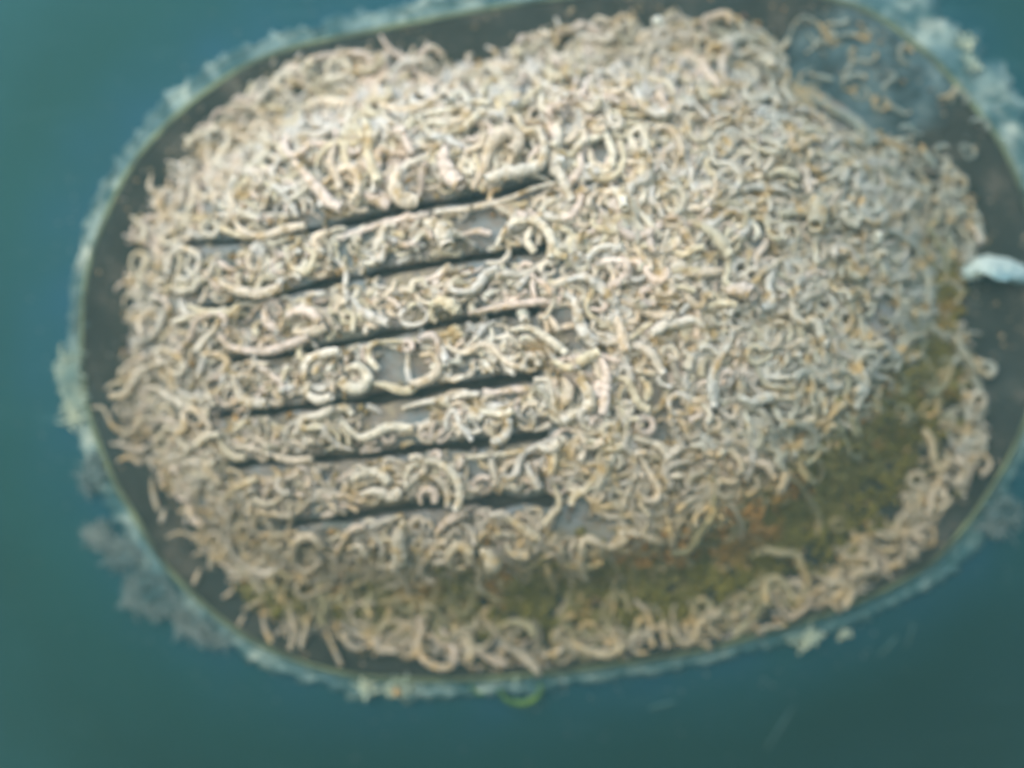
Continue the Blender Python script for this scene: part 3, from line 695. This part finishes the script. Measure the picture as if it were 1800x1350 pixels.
# crumbs of shell and grit between the tubes
def blob(c, r, seed, n=(6, 4), sq=(1, 1, 1)):
    V, F = [], []
    nu, nv_ = n
    for j in range(nv_ + 1):
        th = math.pi * j / nv_
        for i in range(nu):
            ph = 2 * math.pi * i / nu
            rr = r * (1 + .35 * math.sin(seed + i * 2.3 + j * 1.7))
            V.append((c[0] + rr * sq[0] * math.sin(th) * math.cos(ph), c[1] + rr * sq[1] * math.cos(th), c[2] + rr * sq[2] * math.sin(th) * math.sin(ph)))
    for j in range(nv_):
        for i in range(nu):
            k = (i + 1) % nu
            F.append((j * nu + i, j * nu + k, (j + 1) * nu + k, (j + 1) * nu + i))
    return V, F
gv, gf, gc = [], [], []
for _ in range(5200):
    x = R.uniform(180, 1750); y = R.uniform(10, 1190)
    if not ok((x, y), 0): continue
    o_ = olive_d(x, y)
    V, F = blob(P(x, y, surf_h(x, y) + R.uniform(0, 1.2) * MM), R.uniform(.5, 1.3) * MM, R.uniform(0, 9))
    b0 = len(gv); gv += V; gf += [tuple(i + b0 for i in f) for f in F]
    c = np.array(R.choice([(.30, .27, .21), (.38, .36, .31), (.36, .22, .08), (.20, .22, .22), (.28, .25, .22), (.32, .24, .10), (.17, .14, .11)])) * R.uniform(.7, 1.1)
    if o_ < 1.3: c = np.array(R.choice([(.18, .16, .04), (.12, .12, .03), (.26, .18, .07)]))
    gc += [c] * len(V)
tag(link("grit", gv, gf, M_TUBE, col=gc), "brown and grey crumbs of grit and shell packed between the worm tubes", "grit", kind="stuff")

# olive algae turf on the lower right flank
av, af, ac = [], [], []
for _ in range(7500):
    i = R.randrange(len(OLV)); 
    x = OLV[i][0] + R.gauss(0, .62) * OLW[i]; y = OLV[i][1] + R.gauss(0, .62) * OLW[i]
    if fn(x, y, 31, .03) < -.25: continue
    if edge_dist(x, y) > -25: continue
    if x < 800 and R.random() < .5: continue
    V, F = blob(P(x, y, surf_h(x, y) + R.uniform(-.2, 1.6) * MM), R.uniform(.3, 1.9) * MM * (.75 + .9 * max(0, fn(x, y, 41, .02))), R.uniform(0, 9), (6, 4), (1, R.uniform(.7, 1.6), 1))
    sd_ = dome_s(x, y) - dome_s(OLV[i][0], OLV[i][1])
    q_ = min(1, max(0, .33 - sd_ * 7 + .9 * fn(x, y, 51, .02) + R.uniform(-.2, .2)))
    tan = np.array((.40, .235, .085)) if fn(x, y, 61, .012) > .12 or math.hypot((x - 1290) / 90, (y - 925) / 50) < 1 else np.array((.21, .185, .07))
    b0 = len(av); ac += [(np.array((.150, .132, .030)) * (1 - q_) + tan * q_) * R.uniform(.8, 1.2)] * len(V); av += V; af += [tuple(q + b0 for q in f) for f in F]
tag(link("olive_algae", av, af, M_ALG, col=ac), "soft olive green algae band along the lower right flank of the dome", "algae", kind="stuff")

# ------------------------------------------------------------------ growth outside the oval
def tuft(name, cx, cy, rx, ry, n, wd, mat, label, cat, ang=0, L=18, spread=3.14, lift=2.0):
    V0, F0, b0 = [], [], 0
    for _ in range(n):
        q = R.uniform(0, 6.28); rr = math.sqrt(R.random())
        ux, uy = rx * rr * math.cos(q), ry * rr * math.sin(q)
        x = cx + ux * math.cos(ang) - uy * math.sin(ang); y = cy + ux * math.sin(ang) + uy * math.cos(ang)
        p = rand_path(x, y, ang + R.uniform(-spread, spread), L * R.uniform(.5, 1.4), 2.5, 4)
        c = catmull(p, 4); m = len(c); z = R.uniform(.5, 3)
        pts = [P(a[0], a[1], hull_h(a[0], a[1]) + (z + lift * (i / m)) * MM) for i, a in enumerate(c)]
        V, F = tube_arrays(pts, [wd * .5 * K * (1 - .5 * i / m) for i in range(m)], 5, False, seed=R.random() * 9)
        V0.append(V); F0 += [tuple(i + b0 for i in f) for f in F]; b0 += len(V)
    V0 = np.concatenate(V0); ce = V0.mean(axis=0)
    o = link(name, V0 - ce, F0, mat); o.location = ce
    return tag(o, label, cat)
tuft("growth_tuft", 122, 655, 14, 34, 120, 5.5, M_PALE, "bright pale yellowish growth outside the left end of the oval, upper of two clumps", "marine growth", L=22)
tuft("growth_tuft", 130, 712, 15, 32, 110, 5.5, M_PALE, "bright pale greenish growth outside the left end of the oval, lower of two clumps", "marine growth", L=20)
tuft("growth_tuft", 172, 940, 22, 10, 70, 4, M_GREY, "small feathery grey tuft sticking out at the lower left of the oval", "marine growth", L=26)
tuft("growth_tuft", 215, 972, 26, 22, 120, 4, M_GREY, "grey feathery tuft just above the largest fluffy tuft at lower left", "marine growth", L=26)
tuft("growth_tuft", 262, 1045, 42, 30, 260, 4.5, M_GREY, "largest fluffy grey tuft outside the lower left of the oval", "marine growth", L=28, ang=.5)
tuft("growth_tuft", 345, 1105, 50, 14, 130, 4, M_GREY, "thin straggling grey growth right of the largest fluffy tuft", "marine growth", L=24, ang=.5)
tuft("growth_tuft", 700, 1208, 26, 9, 26, 8, M_PALE, "bright pale growth with an orange speck under the bottom edge of the oval", "marine growth", L=16)
tuft("growth_tuft", 640, 1210, 16, 7, 16, 8, M_PALE, "small pale growth left of the orange speck under the bottom edge", "marine growth", L=16)
tuft("growth_tuft", 1420, 1122, 30, 8, 24, 8, M_PALE, "pale green growth curled under the lower right edge of the oval", "marine growth", L=20, ang=-.2)
tuft("growth_tuft", 1485, 1112, 9, 8, 10, 8, M_PALE, "single small pale growth right of the curled one under the lower right edge", "marine growth", L=12)
tuft("growth_tuft", 1700, 72, 12, 14, 16, 8, M_PALE, "small yellowish growth on the outer edge of the bead at the upper right", "marine growth", L=12)
tuft("growth_tuft", 1712, 110, 9, 9, 12, 7, M_PALE, "small pale growth below the yellowish one at the upper right bead", "marine growth", L=12)
tuft("growth_tuft", 1760, 905, 34, 30, 60, 5, M_GREY, "faint bluish grey growth outside the right part of the lower edge", "marine growth", L=30, ang=-.8)
tuft("growth_tuft", 145, 560, 8, 40, 30, 5, M_GREY, "thin grey growth outside the left edge, above the bright clumps", "marine growth", L=16)
tuft("growth_tuft", 160, 830, 14, 34, 100, 4, M_GREY, "thin grey growth outside the left edge, below the bright clumps", "marine growth", L=20, ang=.4)
def lone(name, path, wd, mat, label, cat, z=1.0, base=None, sides=8, mouth=False):
    c = catmull(path, 4); m = len(c)
    pts = [P(a[0], a[1], (hull_h(a[0], a[1]) if base is None else base(a[0], a[1])) + z * MM) for a in c]
    V, F = tube_arrays(pts, [wd * .5 * K * (.35 + .65 * math.sin(math.pi * (i + .5) / m)) for i in range(m)], sides, mouth)
    ce = V.mean(axis=0); o = link(name, V - ce, F, mat); o.location = ce
    return tag(o, label, cat)
lone("green_curl", [(878,1212),(888,1228),(910,1236),(935,1232),(950,1215),(948,1200)], 13, M_GREEN, "bright green bubble-like curl hanging under the bottom edge of the oval", "algae", 2.2)  # bubble-like green arc, modelled as a curl
lone("green_curl", [(826,1205),(840,1218),(860,1218)], 8, M_GREEN, "small green curl of algae just left of the larger green curl", "algae", 2.0)
lone("pale_speck", [(905,1205),(908,1196),(911,1190)], 8, M_PALE, "tiny white speck inside the bright green curl under the oval", "speck", 3.0)
M_STK = m_flat("faint_slime", (.02, .07, .075), (.05, .11, .11), 160)
lone("slime_streak", [(1345,1318),(1358,1300),(1372,1278),(1386,1256),(1396,1240)], 9, M_STK, "faint pale slime streak on the hull at the bottom right, lower of three", "slime streak", .1)
lone("slime_streak", [(1545,1155),(1560,1138),(1578,1118)], 8, M_STK, "faint pale slime streak on the hull, left of two close together", "slime streak", .1)
lone("slime_streak", [(1592,1140),(1600,1118),(1608,1095)], 7, M_STK, "faint pale slime streak on the hull, right of two close together", "slime streak", .1)
lone("slime_streak", [(1140,1248),(1152,1243),(1190,1232)], 8, M_STK, "short faint slime streak on the hull below the middle of the bottom edge", "slime streak", .1)

# bright specks on the tubes
def speck(x, y, r, mat, label, up=5):
    V, F = blob(P(x, y, surf_h(x, y) + up * MM), r * K, 1.0, (12, 8), (1, .8, 1))
    V = np.array(V); ce = V.mean(axis=0); o = link("shell_fragment", V - ce, F, mat); o.location = ce
    tag(o, label, "shell fragment")
M_WHITE = m_flat("white_fragment", (.75, .75, .62), (.82, .82, .75), 300)
speck(1155, 38, 8, M_WHITE, "tiny gleaming white shell fragment at the top edge of the oval", 4)
speck(918, 551, 9, M_WHITE, "tiny white shell fragment at the right end of the third slot", 2)
speck(1542, 416, 8, M_WHITE, "small whitish shell fragment on the right of the dome below the leaf shaped tube", 4)
M_OR = m_flat("orange_fragment", (.45, .22, .08), (.6, .4, .15), 300)
speck(697, 1217, 6, M_OR, "tiny orange fragment in the pale growth under the bottom edge", 4.5)

# straggling crumbs lying on the dark flange
qv, qf, qc = [], [], []
for _ in range(1500):
    a = R.uniform(-math.pi, math.pi); e_ = -R.uniform(6, 120); ro = rad_oval(a)
    x = OC[0] + (ro + e_) * math.cos(a); y = OC[1] + (ro + e_) * math.sin(a)
    if dome_s(x, y) < 1.0 or fn(x, y, 81, .02) < 0: continue
    V, F = blob(P(x, y, FL + .2 * MM), R.uniform(.2, .8) * MM, R.uniform(0, 9), (5, 3), (1.3, .6, 1))
    b0 = len(qv); qv += V; qf += [tuple(q + b0 for q in f) for f in F]
    c = (.16, .07, .045) if math.hypot((x - 1290) / 90, (y - 12) / 50) < 1 else R.choice([(.07, .075, .065), (.12, .115, .09), (.10, .08, .05), (.18, .18, .15)])
    qc += [c] * len(V)
tag(link("rim_crumbs", qv, qf, M_TUBE, col=qc), "dull silty crumbs and shell bits strewn on the dark rim of the oval grille", "grit", kind="stuff")
# tiny flecks of fouling scattered over the paint near the oval
kv, kf = [], []
n_ = 0
while n_ < 420:
    a = R.uniform(-math.pi, math.pi); e_ = 20 + abs(R.gauss(0, 55)) * (1.4 if .3 < a < 2.6 else 1)
    ro = rad_oval(a); x = OC[0] + (ro + e_) * math.cos(a); y = OC[1] + (ro + e_) * math.sin(a)
    if fn(x, y, 71, .01) < -.1: continue
    n_ += 1
    V, F = blob(P(x, y, hull_h(x, y) + .1 * MM), R.uniform(.15, .65) * MM, R.uniform(0, 9), (5, 3), (1, .5, 1))
    b0 = len(kv); kv += V; kf += [tuple(q + b0 for q in f) for f in F]
tag(link("fouling_flecks", kv, kf, M_GREY), "scattered tiny grey green flecks of fouling on the hull paint around the oval", "fouling", kind="stuff")

# white shell at the right rim
def shell():
    V, F, N, Mr = [], [], 30, 12
    for side in (0, 1):
        for j in range(Mr):
            t = j / (Mr - 1)
            for i in range(N):
                u = i / (N - 1); a = math.pi * (1.0 + u) + .25 * math.sin(5 * u)
                rx = (68 - 40 * t) * (1 + .06 * math.sin(9 * u)); ry = (52 - 44 * t * (.6 + .4 * math.sin(3.1 * u))) * (1 + .08 * math.sin(7 * u + 1))
                x = 1754 + rx * math.cos(a); y = 492 + ry * math.sin(a) + 16 * u
                hh = FL + (11 * math.sin(t * 1.45) * (.45 + .55 * math.sin(math.pi * u)) + .5 * math.sin(12 * u + 6 * t)) * MM - side * 1.3 * MM
                x += 3 * fn(x, y, 5, .05); y += 3 * fn(x, y, 6, .05); hh += 1.2 * MM * fn(x, y, 7, .07) + .8 * MM * fn(x, y, 8, .25)
                V.append(P(x, y, hh))
        o_ = side * N * Mr
        for j in range(Mr - 1):
            for i in range(N - 1):
                q = (o_ + j * N + i, o_ + j * N + i + 1, o_ + (j + 1) * N + i + 1, o_ + (j + 1) * N + i)
                F.append(q if side == 0 else q[::-1])
    B = N * Mr; edge = [i for i in range(N)] + [j * N + N - 1 for j in range(1, Mr)] + [(Mr - 1) * N + i for i in range(N - 2, -1, -1)] + [j * N for j in range(Mr - 2, 0, -1)]
    for q in range(len(edge)):
        a, b = edge[q], edge[(q + 1) % len(edge)]; F.append((b, a, B + a, B + b))
    V = np.array(V); ce = V.mean(axis=0); o = link("oyster_shell", V - ce, F, M_SHELL); o.location = ce
    tag(o, "whitish arched broken shell on the dark right end of the oval", "shell")
shell()

# ------------------------------------------------------------------ turbid water
def haze():
    bpy_v = [(x, y, z) for x in (-.9, .9) for y in (-.52, .9) for z in (-.7, .7)]
    f = [(0, 1, 3, 2), (4, 6, 7, 5), (0, 4, 5, 1), (2, 3, 7, 6), (0, 2, 6, 4), (1, 5, 7, 3)]
    m = bpy.data.materials.new("turbid_water"); m.use_nodes = True
    n = m.node_tree.nodes; n.clear()
    v = n.new("ShaderNodeVolumePrincipled"); v.inputs["Color"].default_value = (.42, .80, .76, 1); v.inputs["Density"].default_value = .36
    v.inputs["Anisotropy"].default_value = .3
    o_ = n.new("ShaderNodeOutputMaterial"); m.node_tree.links.new(v.outputs[0], o_.inputs["Volume"])
    me = bpy.data.meshes.new("haze"); me.from_pydata(bpy_v, [], f); me.materials.append(m)
    o = bpy.data.objects.new("haze", me); S.collection.objects.link(o)
    tag(o, "milky green blue sea water around the grille and the hull", "water", kind="stuff")
haze()
